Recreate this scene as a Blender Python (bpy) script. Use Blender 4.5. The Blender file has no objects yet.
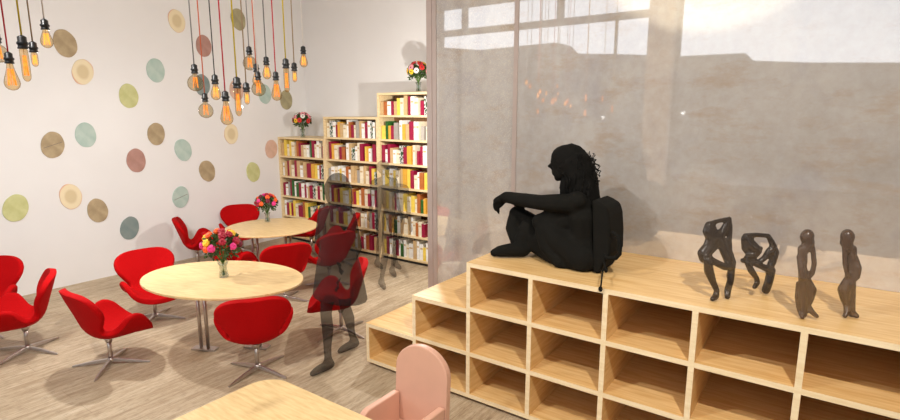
import bpy, bmesh, math, random
from mathutils import Vector, Matrix
PI = math.pi
random.seed(7)
SC = bpy.context.scene
COL = SC.collection

# ------------------------------------------------------------------ camera
F = 540.1; PITCH = 0.179; YAW = -0.6185; CAM = Vector((3.2665, -3.2917, 2.25))
FW = Vector((math.sin(YAW)*math.cos(PITCH), math.cos(YAW)*math.cos(PITCH), -math.sin(PITCH)))
RT = Vector((math.cos(YAW), -math.sin(YAW), 0)); UP = RT.cross(FW)
cd = bpy.data.cameras.new('camera'); cam = bpy.data.objects.new('camera', cd); COL.objects.link(cam)
cam.location = CAM; cam.rotation_euler = (PI/2-PITCH, 0, -YAW)
cd.sensor_width = 36; cd.lens = 36*F/900; cd.clip_end = 200
SC.camera = cam
SC.view_settings.view_transform = 'Standard'; SC.view_settings.look = 'None'
SC.view_settings.gamma = 1; SC.view_settings.exposure = 0; SC.view_settings.use_curve_mapping = False

def ray(x, y): return FW + RT*((x-450)/F) + UP*((210-y)/F)
def at(x, y, ax, v):                      # pixel -> point on the plane  axis ax = v
    d = ray(x, y); return CAM + d*((v-CAM[ax])/d[ax])

# ------------------------------------------------------------------ materials
def lin(c):
    r = []
    for v in c:
        v = v/255
        r.append(v/12.92 if v <= .04045 else ((v+.055)/1.055)**2.4)
    return (r[0], r[1], r[2], 1)

class NT:
    def __init__(s, name):
        s.m = bpy.data.materials.new(name); s.m.use_nodes = True
        s.t = s.m.node_tree; s.t.nodes.clear()
        s.out = s.n('ShaderNodeOutputMaterial')
    def n(s, typ, **kw):
        nd = s.t.nodes.new(typ)
        for k, v in kw.items():
            if k in nd.inputs: nd.inputs[k].default_value = v
            else: setattr(nd, k, v)
        return nd
    def l(s, a, b): s.t.links.new(a, b)
    def coords(s, scale=(1,1,1), rot=(0,0,0), kind='Object'):
        tc = s.n('ShaderNodeTexCoord'); mp = s.n('ShaderNodeMapping')
        mp.inputs['Scale'].default_value = scale; mp.inputs['Rotation'].default_value = rot
        s.l(tc.outputs[kind], mp.inputs['Vector']); return mp.outputs['Vector']
    def noise(s, vec, scale=5, detail=4, rough=.5):
        nd = s.n('ShaderNodeTexNoise'); nd.inputs['Scale'].default_value = scale
        nd.inputs['Detail'].default_value = detail; nd.inputs['Roughness'].default_value = rough
        s.l(vec, nd.inputs['Vector']); return nd.outputs['Fac']
    def ramp(s, fac, stops):
        nd = s.n('ShaderNodeValToRGB'); el = nd.color_ramp.elements
        while len(el) < len(stops): el.new(.5)
        for e, (p, c) in zip(el, stops): e.position = p; e.color = c
        s.l(fac, nd.inputs['Fac']); return nd.outputs['Color']
    def mix(s, a, b, fac=.5, mode='MIX'):
        nd = s.n('ShaderNodeMix'); nd.data_type = 'RGBA'; nd.blend_type = mode
        for i, v in ((0, fac), (6, a), (7, b)):
            if hasattr(v, 'links') or hasattr(v, 'is_linked'): s.l(v, nd.inputs[i])
            else: nd.inputs[i].default_value = v
        return nd.outputs[2]
    def bsdf(s, col, rough=.5, metal=0, spec=.5, bump=None, bstr=.1, **kw):
        b = s.n('ShaderNodeBsdfPrincipled')
        if hasattr(col, 'links') or hasattr(col, 'is_linked'): s.l(col, b.inputs['Base Color'])
        else: b.inputs['Base Color'].default_value = col
        b.inputs['Roughness'].default_value = rough; b.inputs['Metallic'].default_value = metal
        b.inputs['Specular IOR Level'].default_value = spec
        for k, v in kw.items(): b.inputs[k].default_value = v
        if bump is not None:
            bp = s.n('ShaderNodeBump'); bp.inputs['Strength'].default_value = bstr; bp.inputs['Distance'].default_value = .01
            s.l(bump, bp.inputs['Height']); s.l(bp.outputs['Normal'], b.inputs['Normal'])
        return b
    def done(s, sh): s.l(sh.outputs[0], s.out.inputs['Surface']); return s.m

def vary(name, rgb, rough=.5, metal=0, amt=.08, scale=8, spec=.5, bstr=0, sc3=(1,1,1), **kw):
    t = NT(name); v = t.coords(sc3); f = t.noise(v, scale)
    c = lin(rgb); d = tuple(x*(1-amt) for x in c[:3])+(1,); e = tuple(min(1, x*(1+amt)) for x in c[:3])+(1,)
    col = t.ramp(f, [(.3, d), (.7, e)])
    return t.done(t.bsdf(col, rough, metal, spec, f if bstr else None, bstr, **kw))

def wood(name, rgb, dark, sc3=(1, 12, 12), rough=.42, scale=3.0, spec=.4):
    t = NT(name); v = t.coords(sc3)
    f = t.noise(v, scale, 6, .6); g = t.noise(v, scale*9, 3, .6)
    c1 = t.ramp(f, [(.3, lin(dark)), (.62, lin(rgb))])
    c2 = t.mix(c1, lin(dark), t.ramp(g, [(.52, (0,0,0,1)), (.8, (.35,.35,.35,1))]))
    return t.done(t.bsdf(c2, rough, 0, spec, g, .04))

M = {}
M['wall'] = vary('white_plaster', (235, 233, 231), .38, amt=.015, scale=2, spec=.35)
M['wall_b'] = M['wall']
M['ceil'] = vary('ceiling_paint', (225, 220, 214), .8, amt=.02)
M['frame'] = vary('taupe_frame', (172, 156, 149), .5, amt=.03)
M['joint'] = vary('joint_strip', (168, 152, 144), .6, amt=.04)
M['sill'] = vary('grey_sill_render', (128, 120, 112), .85, amt=.06)
M['column'] = vary('warm_column', (196, 178, 160), .7, amt=.06)
M['winframe'] = vary('window_frame_grey', (120, 108, 96), .6, amt=.04)
M['outside'] = vary('outside_grey', (92, 86, 80), .9, amt=.1, scale=1)
M['ground'] = vary('outside_ground', (90, 88, 84), .9, amt=.1, scale=1)
M['birch'] = wood('birch_ply', (238, 200, 140), (216, 168, 100))
M['birch_y'] = wood('birch_ply_deep', (238, 200, 140), (216, 168, 100), (12, 1, 12))
M['birch_z'] = wood('birch_ply_upright', (238, 200, 140), (216, 168, 100), (12, 12, 1))
M['edge'] = wood('pale_ply_edge', (246, 226, 188), (232, 206, 160), (1, 12, 12))
M['case'] = wood('bookcase_maple', (238, 216, 172), (220, 190, 138), (1, 12, 12))
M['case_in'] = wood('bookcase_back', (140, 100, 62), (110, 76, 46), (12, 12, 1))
M['table'] = wood('table_maple', (228, 198, 146), (206, 172, 118), (2, 14, 14), .35)
M['red'] = vary('red_wool', (176, 0, 4), .85, amt=.12, scale=160, spec=.15, bstr=.15)
M['steel'] = vary('brushed_steel', (190, 180, 172), .3, metal=.9, amt=.06, scale=40)
M['pink'] = vary('salmon_lacquer', (212, 164, 140), .45, amt=.03)
M['rubber'] = vary('black_bakelite', (28, 30, 32), .35, amt=.2)
M['leaf'] = vary('leaf_green', (58, 82, 34), .6, amt=.4, scale=30)
M['stem'] = vary('stem_green', (88, 118, 50), .6, amt=.2, scale=30)
M['pages'] = vary('book_pages', (236, 228, 206), .8, amt=.05, scale=90)

def floor_mat():
    t = NT('limed_wood_floor'); v = t.coords((9, .8, 1)); f = t.noise(v, 2.4, 7, .65)
    g = t.noise(t.coords((60, 6, 1)), 2.2, 4, .65)
    c = t.ramp(f, [(.28, lin((160, 138, 110))), (.5, lin((190, 171, 143))), (.72, lin((212, 196, 170)))])
    c = t.mix(c, lin((122, 98, 74)), t.ramp(g, [(.48, (0,0,0,1)), (.7, (.7,.7,.7,1))]))
    br = t.n('ShaderNodeTexBrick'); br.offset = .37
    br.inputs['Scale'].default_value = 1; br.inputs['Mortar Size'].default_value = .002
    br.inputs['Brick Width'].default_value = 1.8; br.inputs['Row Height'].default_value = .19
    br.inputs['Color1'].default_value = (1,1,1,1); br.inputs['Color2'].default_value = (.9,.88,.86,1); br.inputs['Mortar'].default_value = (.7,.66,.62,1)
    t.l(t.coords((1,1,1), (0,0,PI/2)), br.inputs['Vector'])
    c = t.mix(c, br.outputs['Color'], 1.0, 'MULTIPLY')
    return t.done(t.bsdf(c, .5, 0, .3, g, .08))
M['floor'] = floor_mat()

def concrete(name, speck):
    t = NT(name); v = t.coords((1,1,1))
    f = t.noise(v, 1.3, 8, .62); g = t.noise(v, 14, 6, .6)
    c = t.ramp(f, [(.3, lin((174, 167, 160))), (.5, lin((192, 186, 180))), (.7, lin((203, 195, 184)))])
    c = t.mix(c, t.ramp(g, [(.3, lin((182, 168, 154))), (.7, lin((208, 204, 200)))]), .35)
    h = t.noise(t.coords((1.2,1,2.6)), 2.1, 7, .68)
    c = t.mix(c, lin((178, 154, 128)), t.ramp(h, [(.52, (0,0,0,1)), (.72, (.75,.75,.75,1))]))
    h2 = t.noise(t.coords((1.6,1,1.1)), 1.4, 8, .7)
    c = t.mix(c, lin((158, 152, 156)), t.ramp(h2, [(.5, (0,0,0,1)), (.74, (.6,.6,.6,1))]))
    if speck:
        vo = t.n('ShaderNodeTexNoise'); vo.inputs['Scale'].default_value = 110; vo.inputs['Detail'].default_value = 2
        t.l(v, vo.inputs['Vector'])
        c = t.mix(c, lin((226, 212, 190)), t.ramp(vo.outputs['Fac'], [(.52, (0,0,0,1)), (.7, (.6,.6,.6,1))]))
    d = t.bsdf(c, .55, 0, .3)
    gl = t.n('ShaderNodeBsdfGlossy'); gl.inputs['Roughness'].default_value = .02; gl.inputs['Color'].default_value = (1,1,1,1)
    mx = t.n('ShaderNodeMixShader'); mx.inputs[0].default_value = GLOSS
    t.l(d.outputs[0], mx.inputs[1]); t.l(gl.outputs[0], mx.inputs[2])
    return t.done(mx)
GLOSS = .31
M['conc'] = concrete('polished_concrete', False)
M['conc_s'] = concrete('polished_speckled_concrete', True)

def clear(name, tint, gloss=.12, rough=.02, edge=None):
    t = NT(name); tr = t.n('ShaderNodeBsdfTransparent'); tr.inputs['Color'].default_value = tint
    gl = t.n('ShaderNodeBsdfGlossy'); gl.inputs['Roughness'].default_value = rough
    lw = t.n('ShaderNodeLayerWeight'); lw.inputs['Blend'].default_value = .25
    mr = t.n('ShaderNodeMapRange'); mr.inputs['To Min'].default_value = gloss*.4; mr.inputs['To Max'].default_value = min(1, gloss*4)
    t.l(lw.outputs['Facing'], mr.inputs['Value'])
    if edge:
        l2 = t.n('ShaderNodeLayerWeight'); l2.inputs['Blend'].default_value = .5
        t.l(t.ramp(l2.outputs['Facing'], [(.45, tint), (.95, edge)]), tr.inputs['Color'])
    mx = t.n('ShaderNodeMixShader'); t.l(mr.outputs[0], mx.inputs[0]); t.l(tr.outputs[0], mx.inputs[1]); t.l(gl.outputs[0], mx.inputs[2])
    return t.done(mx)
M['pane'] = clear('window_glass', (.96,.97,.98,1), .05)
M['bulb'] = clear('amber_bulb_glass', (.93,.80,.60,1), .08, .02, (.36,.25,.14,1))
M['smoke'] = clear('smoky_bulb_glass', (.84,.77,.64,1), .08, .02, (.40,.34,.26,1))
M['vase'] = clear('vase_glass', (.86,.9,.88,1), .2)

def emis(name, rgb, st):
    t = NT(name); v = t.coords(); f = t.noise(v, 60)
    e = t.n('ShaderNodeEmission'); t.l(t.ramp(f, [(.3, lin(rgb)), (.7, lin((255, 160, 70)))]), e.inputs['Color']); e.inputs['Strength'].default_value = st
    return t.done(e)
M['fil'] = emis('glowing_filament', (255, 118, 26), 2.0)
M['fil_b'] = emis('bright_filament', (255, 168, 80), 2.4)

def shade(name, rgb, alpha, rough=.5):       # translucent only once per closed body: back faces let everything through
    t = NT(name); b = t.bsdf(lin(rgb), rough, 0, .3)
    tr = t.n('ShaderNodeBsdfTransparent'); geo = t.n('ShaderNodeNewGeometry')
    sub = t.n('ShaderNodeMath', operation='SUBTRACT'); sub.inputs[0].default_value = 1; t.l(geo.outputs['Backfacing'], sub.inputs[1])
    mul = t.n('ShaderNodeMath', operation='MULTIPLY'); mul.inputs[1].default_value = alpha; t.l(sub.outputs[0], mul.inputs[0])
    mx = t.n('ShaderNodeMixShader'); t.l(mul.outputs[0], mx.inputs[0]); t.l(tr.outputs[0], mx.inputs[1]); t.l(b.outputs[0], mx.inputs[2])
    return t.done(mx)
M['ghost'] = shade('sheer_shadow_black', (10, 10, 9), .76, .9)
M['ghost_far'] = shade('sheer_shadow_grey', (22, 20, 19), .5, .9)
M['figure'] = vary('matt_black', (24, 23, 20), .9, amt=.1, spec=.1)
M['figure_hair'] = vary('matt_black_hair', (20, 19, 17), .9, amt=.1, spec=.1)
M['statue'] = shade('ebony_carving', (46, 37, 30), .93, .22)
M['statue_b'] = shade('brown_carving', (78, 58, 44), .90, .22)

# ------------------------------------------------------------------ mesh helpers
def box(bm, x0, x1, y0, y1, z0, z1, mi=0, bev=0):
    r = bmesh.ops.create_cube(bm, size=1)
    vs = r['verts']
    for v in vs:
        v.co = Vector(((x0+x1)/2+v.co.x*(x1-x0), (y0+y1)/2+v.co.y*(y1-y0), (z0+z1)/2+v.co.z*(z1-z0)))
    fs = list({f for v in vs for f in v.link_faces})
    for f in fs: f.material_index = mi
    if bev:
        es = list({e for v in vs for e in v.link_edges})
        bmesh.ops.bevel(bm, geom=es, offset=bev, segments=2, profile=.6, affect='EDGES', clamp_overlap=True)
    return fs

def lathe(bm, prof, segs=20, center=(0,0,0), mi=0, close=True):
    rings = []
    cx, cy, cz = center
    for r, z in prof:
        rings.append([bm.verts.new((cx+r*math.cos(2*PI*i/segs), cy+r*math.sin(2*PI*i/segs), cz+z)) for i in range(segs)])
    for a, b in zip(rings, rings[1:]):
        for i in range(segs):
            f = bm.faces.new((a[i], a[(i+1) % segs], b[(i+1) % segs], b[i])); f.material_index = mi; f.smooth = True
    if close:
        f = bm.faces.new(list(reversed(rings[0]))); f.material_index = mi
        f = bm.faces.new(rings[-1]); f.material_index = mi

def tube(bm, pts, rad, segs=8, mi=0, caps=True):
    pts = [Vector(p) for p in pts]; n = len(pts)
    rads = rad if isinstance(rad, (list, tuple)) else [rad]*n
    ref = None; rings = []
    for i, p in enumerate(pts):
        d = (pts[min(i+1, n-1)]-pts[max(i-1, 0)]).normalized()
        if ref is None:
            ref = d.orthogonal().normalized()
        a = (ref - d*ref.dot(d))
        a = a.normalized() if a.length > 1e-6 else d.orthogonal().normalized()
        ref = a; b = d.cross(a)
        rings.append([bm.verts.new(p+(a*math.cos(2*PI*k/segs)+b*math.sin(2*PI*k/segs))*rads[i]) for k in range(segs)])
    for r0, r1 in zip(rings, rings[1:]):
        for k in range(segs):
            f = bm.faces.new((r0[k], r0[(k+1) % segs], r1[(k+1) % segs], r1[k])); f.smooth = True; f.material_index = mi
    if caps:
        for r, rv in ((rings[0], True), (rings[-1], False)):
            f = bm.faces.new(list(reversed(r)) if rv else r); f.material_index = mi

def ball(bm, c, r, sub=2, mi=0, rot=None):
    m = Matrix.Translation(Vector(c))
    if rot is not None: m = m @ rot
    if not isinstance(r, (list, tuple)): r = (r, r, r)
    m = m @ Matrix.Diagonal((*r, 1))
    res = bmesh.ops.create_icosphere(bm, subdivisions=sub, radius=1, matrix=m)
    for v in res['verts']:
        for f in v.link_faces: f.smooth = True; f.material_index = mi

def prism(bm, poly, d0, d1, fn, mi=0):          # poly in 2D, fn(u,v,d)->Vector
    a = [bm.verts.new(fn(u, v, d0)) for u, v in poly]; b = [bm.verts.new(fn(u, v, d1)) for u, v in poly]
    bm.faces.new(a).material_index = mi; bm.faces.new(list(reversed(b))).material_index = mi
    n = len(poly)
    for i in range(n):
        bm.faces.new((a[(i+1) % n], a[i], b[i], b[(i+1) % n])).material_index = mi

def obj(name, bm, mats, parent=None, bevel=0, fix=True, smooth=None):
    if fix: bmesh.ops.recalc_face_normals(bm, faces=bm.faces[:])
    me = bpy.data.meshes.new(name); bm.to_mesh(me); bm.free()
    for m in (mats if isinstance(mats, (list, tuple)) else [mats]): me.materials.append(m)
    if smooth:
        for p in me.polygons: p.use_smooth = True
    o = bpy.data.objects.new(name, me); COL.objects.link(o)
    if parent: o.parent = parent
    if bevel:
        md = o.modifiers.new('bevel', 'BEVEL'); md.width = bevel; md.segments = 2; md.limit_method = 'ANGLE'
    return o
def tag(o, label, cat, group=None, kind=None):
    o['label'] = label; o['category'] = cat
    if group: o['group'] = group
    if kind: o['kind'] = kind
    return o
def thing(name, label, cat, loc=(0,0,0), rz=0, group=None):
    o = bpy.data.objects.new(name, None); o.empty_display_size = .1; COL.objects.link(o)
    o.location = loc; o.rotation_euler = (0, 0, rz)
    return tag(o, label, cat, group)
def struct(name, bm, m, label=None):
    o = obj(name, bm, m); o['kind'] = 'structure'
    if label: o['label'] = label
    return o
def dup(root, loc, rz, label, group=None):
    r = root.copy(); COL.objects.link(r); r.location = loc; r.rotation_euler = (0, 0, rz)
    r['label'] = label
    if group: r['group'] = group
    for ch in list(root.children):
        c = ch.copy(); COL.objects.link(c); c.parent = r
        for g in ch.children:
            d = g.copy(); COL.objects.link(d); d.parent = c
    return r
def B(): return bmesh.new()

# ------------------------------------------------------------------ the room
XL, YW, YF, XR, ZC = -4.8, 3.45, -5.6, 7.2, 4.9
MY = 1.003
b = B(); box(b, XL-.2, XR+.2, YF-.2, YW+.2, -.12, 0); struct('floor', b, M['floor'])
b = B(); box(b, XL-.2, XR+.2, YF-.2, YW+.2, ZC, ZC+.12); struct('ceiling', b, M['ceil'])
b = B(); box(b, XL-.15, XL, YF, YW+.15, 0, ZC); struct('wall_left', b, M['wall'])
b = B(); box(b, XL, XR+.15, YW, YW+.15, 0, ZC); struct('wall_back', b, M['wall_b'])
b = B(); box(b, XR, XR+.15, YF, YW, 0, ZC); struct('wall_right', b, M['wall'])
# glossy partition behind the cubby bench: two panels with a shadow joint
XJ = at(515, 150, 1, MY).x
b = B(); box(b, .0, XJ-.0025, MY, MY+.12, 0, ZC); struct('wall_partition_left', b, M['conc_s'])
b = B(); box(b, XJ+.0025, XR, MY, MY+.12, 0, ZC); struct('wall_partition_right', b, M['conc'])
b = B(); box(b, XJ-.028, XJ+.012, MY-.008, MY, 0, ZC); struct('trim_2', b, M['joint'])
b = B(); box(b, -.062, 0.0, MY-.012, MY+.14, 0, ZC); box(b, .0, .05, MY-.006, MY, 0, ZC); struct('trim_1', b, M['frame'])
# window wall behind the viewer (seen mirrored in the partition)
WY0, WY1 = YF-.15, YF
COLX = (.2, .66)
b = B(); box(b, XL, XR, WY0, WY1, 0, .9); box(b, XL, XR, WY0, WY1, 4.7, ZC)
struct('wall_front', b, M['sill'])
b = B(); box(b, COLX[0], COLX[1], YF-.2, YF+.25, 0, ZC); box(b, 4.6, 5.06, YF-.2, YF+.25, 0, ZC)
struct('trim_3', b, M['column'])
def window(n, x0, x1, bars, uppers, lowers):
    b = B()
    for z0, z1 in bars: box(b, x0, x1, YF-.1, YF-.02, z0, z1)
    for x in uppers: box(b, x-.07, x+.07, YF-.1, YF-.02, 4.15, 4.7)
    for x in lowers: box(b, x-.02, x+.02, YF-.1, YF-.02, .9, 4.1)
    for x in (x0, x1): box(b, x-.03, x+.03, YF-.12, YF, .9, 4.7)
    f = struct('window_%d' % n, b, M['winframe'])
    b = B(); box(b, x0, x1, YF-.065, YF-.055, .9, 4.7); obj('pane', b, M['pane'], f)
window(1, XL+.03, COLX[0]-.03, [(.9,.96), (4.64,4.7), (4.03,4.17)], (-4.1, -1.7), (-.5,))
window(2, COLX[1]+.03, 4.57, [(.9,.96), (4.64,4.7)], (), ())
window(3, 5.09, XR-.03, [(.9,.96), (4.64,4.7)], (), ())
# outside: ground and two low buildings whose roofline shows in the reflection
b = B(); box(b, -60, 60, -70, YF-.3, -.3, -.15); g = struct('ground', b, M['ground'])
OY = 18.0
def outb(name, pts, base, label, yy=OY, wall=None):
    poly = []
    for x, y in pts:
        p = at(x, y, 1, yy); poly.append((p.x, p.z))
    poly = [(poly[0][0], base)] + poly + [(poly[-1][0], base)]
    r = thing(name, label, 'building', (poly[0][0], 2*MY-yy, -.15), 0)
    b = B(); prism(b, poly, 2*MY-yy-.8, 2*MY-yy, lambda u, v, d: Vector((u-poly[0][0], d-(2*MY-yy), v+.15)))
    obj('wall', b, M['outside'], r)
    return r
outb('low_building', [(395,46),(437,47),(480,50),(555,42.5),(563,44),(572,53.5),(617,54),(672,56)], -.15, 'low grey building with sloping roof outside the window, mirrored left in the glossy wall')
outb('flat_roofed_building', [(672,56.5),(745,53),(752,60.5),(810,62.5),(900,62.5),(1100,64)], -.15, 'long flat-roofed grey building outside, mirrored right in the glossy wall', OY+5)

# ------------------------------------------------------------------ stepped cubby bench
CW, CH, CZ, CD, TH = .5387, .3676, .03, 1.0, .034
NC = 9
rt = thing('cubby_bench', 'long stepped birch cubbyhole bench in front of the glossy grey wall', 'shelving', (0,0,0))
def hcol(i): return 1 if i == 0 else 2 if i == 1 else 3
def panel(name, x0, x1, y0, y1, z0, z1, m):
    b = B(); fs = box(b, x0, x1, y0, y1, z0, z1)
    b.normal_update()
    for f in b.faces:
        if f.normal.y < -.5: f.material_index = 1
    return obj(name, b, [m, M['edge']], rt)
for k in range(NC+1):                       # upright dividers
    h = max(hcol(min(k, NC-1)), hcol(k-1) if k else 0)
    xc = k*CW
    x0, x1 = (xc, xc+TH) if k in (0, 1, 2) else (xc-TH/2, xc+TH/2)
    panel('divider', x0, x1, 0, CD, CZ, CZ+h*CH-TH, M['birch_y'])
def xin(k): return k*CW+TH if k < 3 else k*CW+TH/2
def xout(k): return k*CW if k < 3 else k*CW-TH/2
for i in range(NC):
    for j in range(0, hcol(i)):
        z = CZ + j*CH
        z0 = z if j == 0 else z-TH/2
        panel('shelf_board', xin(i), xout(i+1), .001, CD-.02, z0, z0+TH, M['birch'])
    zt = CZ+hcol(i)*CH
    if i < 2: panel('step_top', i*CW, (i+1)*CW, 0, CD, zt-TH, zt, M['birch'])
panel('bench_top', 2*CW, NC*CW+TH/2, 0, CD, CZ+3*CH-TH, CZ+3*CH, M['birch'])
for i0, i1, h in ((0,1,1), (1,2,2), (2,NC,3)):
    b = B(); box(b, i0*CW+TH, i1*CW-.001, CD-.02, CD-.002, CZ, CZ+h*CH-TH); obj('back_panel', b, M['birch'], rt)
b = B(); box(b, .05, NC*CW-.05, .06, CD-.05, 0, CZ); obj('plinth', b, M['rubber'], rt)
TOPZ = CZ+3*CH

# ------------------------------------------------------------------ bookcases
BW, BH, BZ, BY = 1.2013, .3556, .0446, 2.7818
units = [(XL+.002, 5, 'short'), (XL+BW, 6, 'middle'), (XL+2*BW, 7, 'tall')]
desc = {'short': 'shortest pale maple bookcase with five shelves, in the room corner',
        'middle': 'middle-height pale maple bookcase with six shelves between its neighbours',
        'tall': 'tallest pale maple bookcase with seven shelves beside the partition end'}
orda = ['top', 'second', 'third', 'fourth', 'fifth', 'sixth', 'bottom']
BT = .035
BCOL = [('cream', (236,224,196), 5), ('white', (246,243,236), 5), ('yellow', (238,206,84), 2.4), ('crimson', (150,10,56), 5),
        ('orange-brown', (178,100,44), 2.4), ('tan', (206,172,122), 3), ('golden', (226,170,60), .8), ('grey', (168,160,150), 1)]
for nm, rgb, w in BCOL: M['bk_'+nm] = vary('book_'+nm.replace('-', '_'), rgb, .55, amt=.1, scale=25)
def patt(name, a, c, d):
    t = NT(name); v = t.coords((1,1,1)); f = t.noise(v, 16, 2)
    return t.done(t.bsdf(t.ramp(f, [(.42, lin(a)), (.47, lin(c)), (.56, lin(d))]), .5))
M['bk_black-and-white'] = patt('book_patterned', (20,20,20), (240,238,230), (30,70,30))
M['bk_green'] = vary('book_green', (40, 96, 36), .5, amt=.3, scale=30)
BCOL += [('black-and-white', None, 1.0), ('green', None, .5)]
names_ = [c[0] for c in BCOL]; wts = [c[2] for c in BCOL]
bcache = {}
def book_mesh(col, w, h, d):
    k = (col, w, h, d)
    if k in bcache: return bcache[k]
    b = B(); c = .003
    box(b, 0, w, 0, .004, 0, h, 0); box(b, 0, c, .004, d, 0, h, 0); box(b, w-c, w, .004, d, 0, h, 0)
    box(b, c, w-c, .004, d-.006, .004, h-.005, 1)
    if col in ('cream', 'white'): box(b, .006, w-.006, -.001, 0.0, h*.66, h*.76, 2)
    me = bpy.data.meshes.new('book'); b.to_mesh(me); b.free()
    me.materials.append(M['bk_'+col]); me.materials.append(M['pages']); me.materials.append(M['bk_tan'])
    bcache[k] = me; return me
ordn = ['leftmost','second from left','third from left','fourth from left','fifth from left','sixth from left','seventh from left','eighth from left','ninth from left','tenth from left','eleventh from left','twelfth from left','thirteenth from left','fourteenth from left','fifteenth from left','sixteenth from left','seventeenth from left','eighteenth from left','nineteenth from left','twentieth from left']
for x0, n, key in units:
    x1 = x0+BW-(.002 if key == 'short' else 0)
    r = thing('bookcase', desc[key], 'bookcase', (x0, BY, 0), 0)
    H = BZ+n*BH; D = YW-BY-.004
    def bp(name, a0, a1, y0, y1, z0, z1, m=M['case']):
        b = B(); box(b, a0, a1, y0, y1, z0, z1); return obj(name, b, m, r, bevel=.002)
    bp('side_panel', 0, BT, 0, D, 0, H-BT); bp('side_panel', x1-x0-BT, x1-x0, 0, D, 0, H-BT)
    bp('top_board', 0, x1-x0, 0, D, H-BT, H)
    for j in range(n): bp('shelf_board', BT, x1-x0-BT, .004, D, BZ+j*BH, BZ+j*BH+.03)
    bp('plinth', BT, x1-x0-BT, .03, .06, 0, BZ, M['rubber'])
    bp('back_panel', BT, x1-x0-BT, .34, .35, BZ+.03, H-BT, M['case_in'])
    for j in range(n):
        zz = BZ+j*BH+.03; x = x0+BT+.015; k = 0
        lim = x1-BT-.02
        if key == 'tall': lim = min(lim, -1.46)
        row = n-1-j
        rn = 'top' if row == 0 else 'bottom' if row == n-1 else orda[row]
        while True:
            w = random.choice((.042, .052, .058, .066, .076)); h = random.choice((.2, .225, .245, .265, .28))
            if x+w > lim: break
            if random.random() < .05: x += .03
            col = random.choices(names_, wts)[0]
            if k and col == last: col = random.choices(names_, wts)[0]
            last = col
            o = bpy.data.objects.new('book', book_mesh(col, w, h, .2)); COL.objects.link(o)
            o.location = (x, BY+.03+random.choice((0, .006, .014)), zz+.0005)
            tag(o, '%s book, %s on the %s shelf of the %s bookcase' % (col, ordn[min(k, 19)], rn, {'short':'shortest','middle':'middle-height','tall':'tallest'}[key]), 'book', 'books on the %s shelf of the %s bookcase' % (rn, {'short':'shortest','middle':'middle-height','tall':'tallest'}[key]))
            x += w+.005; k += 1

# ------------------------------------------------------------------ tables
def round_table(loc, a, bb, rz, label, legs, group=None):
    t = thing('oval_table' if a != bb else 'round_table', label, 'table', (loc[0], loc[1], 0), rz)
    b = B(); n = 72; z1 = .72; z0 = .695
    prof = [(.985, z0), (1, z0+.006), (1, z1-.004), (.995, z1)]
    rings = [[b.verts.new((a*s*math.cos(2*PI*i/n), bb*s*math.sin(2*PI*i/n), z)) for i in range(n)] for s, z in prof]
    for r0, r1 in zip(rings, rings[1:]):
        for i in range(n): b.faces.new((r0[i], r0[(i+1) % n], r1[(i+1) % n], r1[i]))
    b.faces.new(rings[0]); b.faces.new(rings[-1])
    obj('tabletop', b, M['table'], t)
    c, s = math.cos(-rz), math.sin(-rz)
    for lx, ly, ang in legs:
        lx, ly = lx-loc[0], ly-loc[1]
        lx, ly = lx*c-ly*s, lx*s+ly*c
        ca, sa = math.cos(ang-rz), math.sin(ang-rz)
        for d in (-.036, .036):
            b = B(); tube(b, [(lx+ca*d, ly+sa*d, .02), (lx+ca*d, ly+sa*d, z0)], .017, 14); obj('leg', b, M['steel'], t)
        b = B(); box(b, -.12, .12, -.045, .045, 0, .02, bev=.004)
        bmesh.ops.transform(b, matrix=Matrix.Translation((lx, ly, 0)) @ Matrix.Rotation(ang-rz, 4, 'Z'), verts=b.verts)
        obj('foot_plate', b, M['steel'], t)
    return t
SR = math.atan2(.5798, .8146)             # screen-right direction on the floor
T1, T2 = (-1.318, -.547), (-2.879, 1.163)
round_table(T1, .80, .56, .30, 'oval maple-topped table nearer the camera, ringed by red chairs', [(-1.49,-.68,.45), (-1.12,-.36,.45)])
round_table(T2, .60, .61, 0, 'round maple-topped table farther back, near the bookcases', [(-3.02,.98,.45), (-2.7,1.28,.45)])
# low square children's table
t = thing('low_table', "low maple table with rounded corners in the foreground, cut by the frame's bottom edge", 'table', (.30, -1.22, 0))
b = B(); pts = []; Rr = .17; X1, Y1 = 1.15, -1.15
for cx_, cy_, a0 in ((X1-Rr, -Rr, 0), (Rr, -Rr, PI/2), (Rr, Y1+Rr, PI), (X1-Rr, Y1+Rr, 1.5*PI)):
    for i in range(9): pts.append((cx_+Rr*math.cos(a0+i*PI/16), cy_+Rr*math.sin(a0+i*PI/16)))
prism(b, pts, .470, .5, lambda u, v, d: Vector((u, v, d))); obj('tabletop', b, M['table'], t, bevel=.004)
for sx in (.12, X1-.12):
    for sy in (-.12, Y1+.12):
        b = B(); tube(b, [(sx, sy, 0), (sx, sy, .47)], [.02, .026], 14); obj('leg', b, M['steel'], t)

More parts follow.
